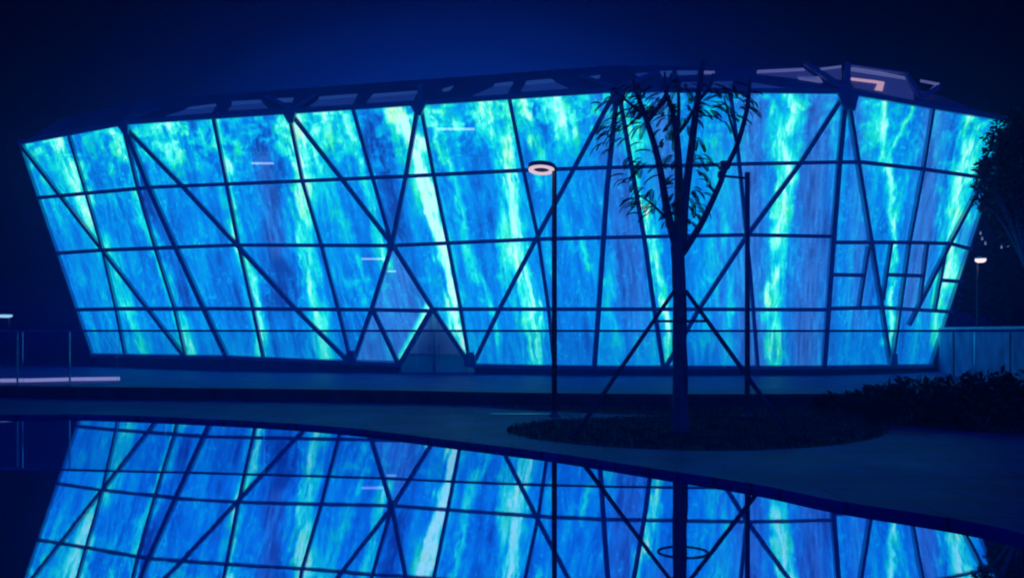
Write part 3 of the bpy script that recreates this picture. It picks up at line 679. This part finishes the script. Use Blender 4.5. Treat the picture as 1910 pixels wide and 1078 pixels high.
base = at(1394, 800, 14.2); base.z = ZP
cl = empty('camera_post', base)
tag(cl, 'dark post with side arm and unlit boxy twin heads beside the young tree', 'post')
tz = at(1394, 322, 14.2).z
bm = bmesh.new(); tube(bm, [base, Vector((base.x, base.y, tz))], [.048, .045], 12); link('pole', bm, M_dark, cl, True)
bm = bmesh.new(); lathe(bm, base, [(.1, 0), (.1, .03), (.06, .05), (.055, .1)], 16); link('base_plate', bm, M_dark, cl)
bm = bmesh.new(); tube(bm, [at(1397, 333, 14.2), at(1343, 328, 14.2)], .022, 8); link('arm', bm, M_dark, cl)
for x, y, sx, sz in ((1351, 309, .17, .14), (1344, 325, .07, .12)):
    bm = bmesh.new(); box(bm, at(x, y, 14.2), (sx, .2, sz)); bmesh.ops.bevel(bm, geom=bm.edges[:], offset=.015, segments=2, affect='EDGES')
    lathe(bm, at(x, y, 14.1) + Vector((0, -.0, 0)), [(.05, 0), (.05, .02), (.03, .03)], 12, Matrix.Rotation(math.radians(90), 4, 'X')); link('head', bm, M_dark, cl)

# far lamps
def small_lamp(name, px, py, D, rw, label, color, strength, power):
    h = at(px, py, D); base = Vector((h.x, h.y, ZP)); o = empty(name, base); tag(o, label, 'lamp post')
    bm = bmesh.new(); tube(bm, [base + Vector((0, rw * 1.0, 0)), Vector((h.x, h.y + rw * 1.0, h.z + .03))], .03, 8); link('pole', bm, M_pole, o)
    bm = bmesh.new(); lathe(bm, h, [(rw * .7, .02), (rw * 1.05, .03), (rw, .07), (rw * .3, .1)], 20); link('head', bm, M_dark, o)
    bm = bmesh.new(); lathe(bm, h, [(rw * .5, -.10), (rw * .9, -.06), (rw * .95, .015)], 20); link('diffuser', bm, lamp_mat(name + '_glow', color, strength), o)
    if power:
        l = bpy.data.lights.new('lamp_light', 'POINT'); l.energy = power; l.color = (1, .75, .7); l.shadow_soft_size = .15
        lo = bpy.data.objects.new('lamp_light', l); col.objects.link(lo); lo.parent = o; lo.location = h - base - Vector((0, 0, .3))
small_lamp('garden_lamp', 1829, 484, 26, .17, 'far lit warm white lamp right of the pavilion behind the dark trees', (1, .80, .76), 1.3, .5)
small_lamp('garden_lamp', 9, 588, 34, .3, 'low bluish white lamp at the left edge beyond the balustrade', (.3, .6, .9), 1.2, 0)
for i, (x, y) in enumerate(((1838, 455), (1868, 462), (1880, 459), (1894, 455), (1829, 436), (1832, 446))):
    bm = bmesh.new(); bmesh.ops.create_uvsphere(bm, u_segments=10, v_segments=8, radius=.04, matrix=Matrix.Translation(at(x, y, 30)))
    lathe(bm, at(x, y, 30) + Vector((0, 0, .04)), [(.02, 0), (.02, .05)], 8)
    tag(link('fairy_light', bm, lamp_mat('fairy_glow', (.35, .5, .95), .35)), 'tiny pale blue fairy light among the dark trees right of the pavilion', 'fairy light', 'fairy lights in the dark trees at the right')

# ---------------------------------------------------------------- dark trees at the right
def leafy_tree(px, D, label, clusters, trunk_px, n, leaf, name='leafy_tree'):
    b = Vector(((trunk_px - CX) / F * D, D, ZP)); o = empty(name, b); tag(o, label, 'tree', 'dark trees at the right')
    bm = bmesh.new(); cs = [(at(x, y, D + dd), r * D / F) for x, y, r, dd in clusters]
    topc = max(c.z for c, _ in cs); fork = b + Vector((0, 0, (topc - ZP) * .42))
    tube(bm, [b, b + Vector((.05, 0, .8)), fork], [.16, .13, .11], 10)
    for c, r in cs: tube(bm, smooth_line([fork - Vector((0, 0, .1)), fork.lerp(c, .5) + Vector((0, 0, .2)), c], 4), list(np.linspace(.07, .015, 9)), 6)
    link('trunk', bm, M_bark, o, True)
    bm = bmesh.new()
    for k in range(n):
        c, r = random.choices(cs, [r_ ** 2 for _, r_ in cs])[0]
        d = Vector((random.gauss(0, 1), random.gauss(0, 1), random.gauss(0, 1))).normalized() * r * random.random() ** .45
        p = c + d; t = Vector((random.uniform(-1, 1), random.uniform(-1, 1), random.uniform(-.9, .4))).normalized(); s_ = t.cross(Vector((random.uniform(-1, 1), random.uniform(-1, 1), 1))).normalized(); l = leaf * random.uniform(.6, 1.3)
        poly(bm, [p, p + t * l * .45 + s_ * l * .27, p + t * l, p + t * l * .45 - s_ * l * .27])
    link('crown', bm, M_leaf2, o)
leafy_tree(0, 22, 'dark broad leaved tree overlapping the right edge of the glowing screen', [(1862, 300, 34, 0), (1840, 340, 26, -.3), (1872, 268, 22, .2), (1900, 240, 45, .5), (1890, 350, 45, 0), (1835, 375, 18, 0), (1868, 395, 30, .3), (1930, 300, 60, .4), (1905, 420, 40, .3), (1835, 312, 16, -.4), (1848, 255, 12, 0)], 1925, 5200, .17)
leafy_tree(0, 48, 'dark distant tree right of the pavilion behind the nearer tree', [(1860, 480, 50, 0), (1900, 420, 60, 1), (1830, 545, 45, 0), (1890, 560, 55, 0), (1950, 500, 70, 1)], 1880, 5200, .5)

# ---------------------------------------------------------------- damp night air
bm = bmesh.new(); box(bm, (0, 150, 5.2), (820, 920, 14.4))
hm = bpy.data.materials.new('night_haze'); hm.use_nodes = True; t = hm.node_tree; t.nodes.clear()
o = t.nodes.new('ShaderNodeOutputMaterial'); v = t.nodes.new('ShaderNodeVolumePrincipled')
v.inputs['Density'].default_value = .0055; v.inputs['Color'].default_value = (.10, .33, 1, 1); v.inputs['Anisotropy'].default_value = .78
t.links.new(v.outputs[0], o.inputs['Volume'])
tag(link('haze', bm, hm), kind='stuff')
sc.cycles.volume_bounces = 1
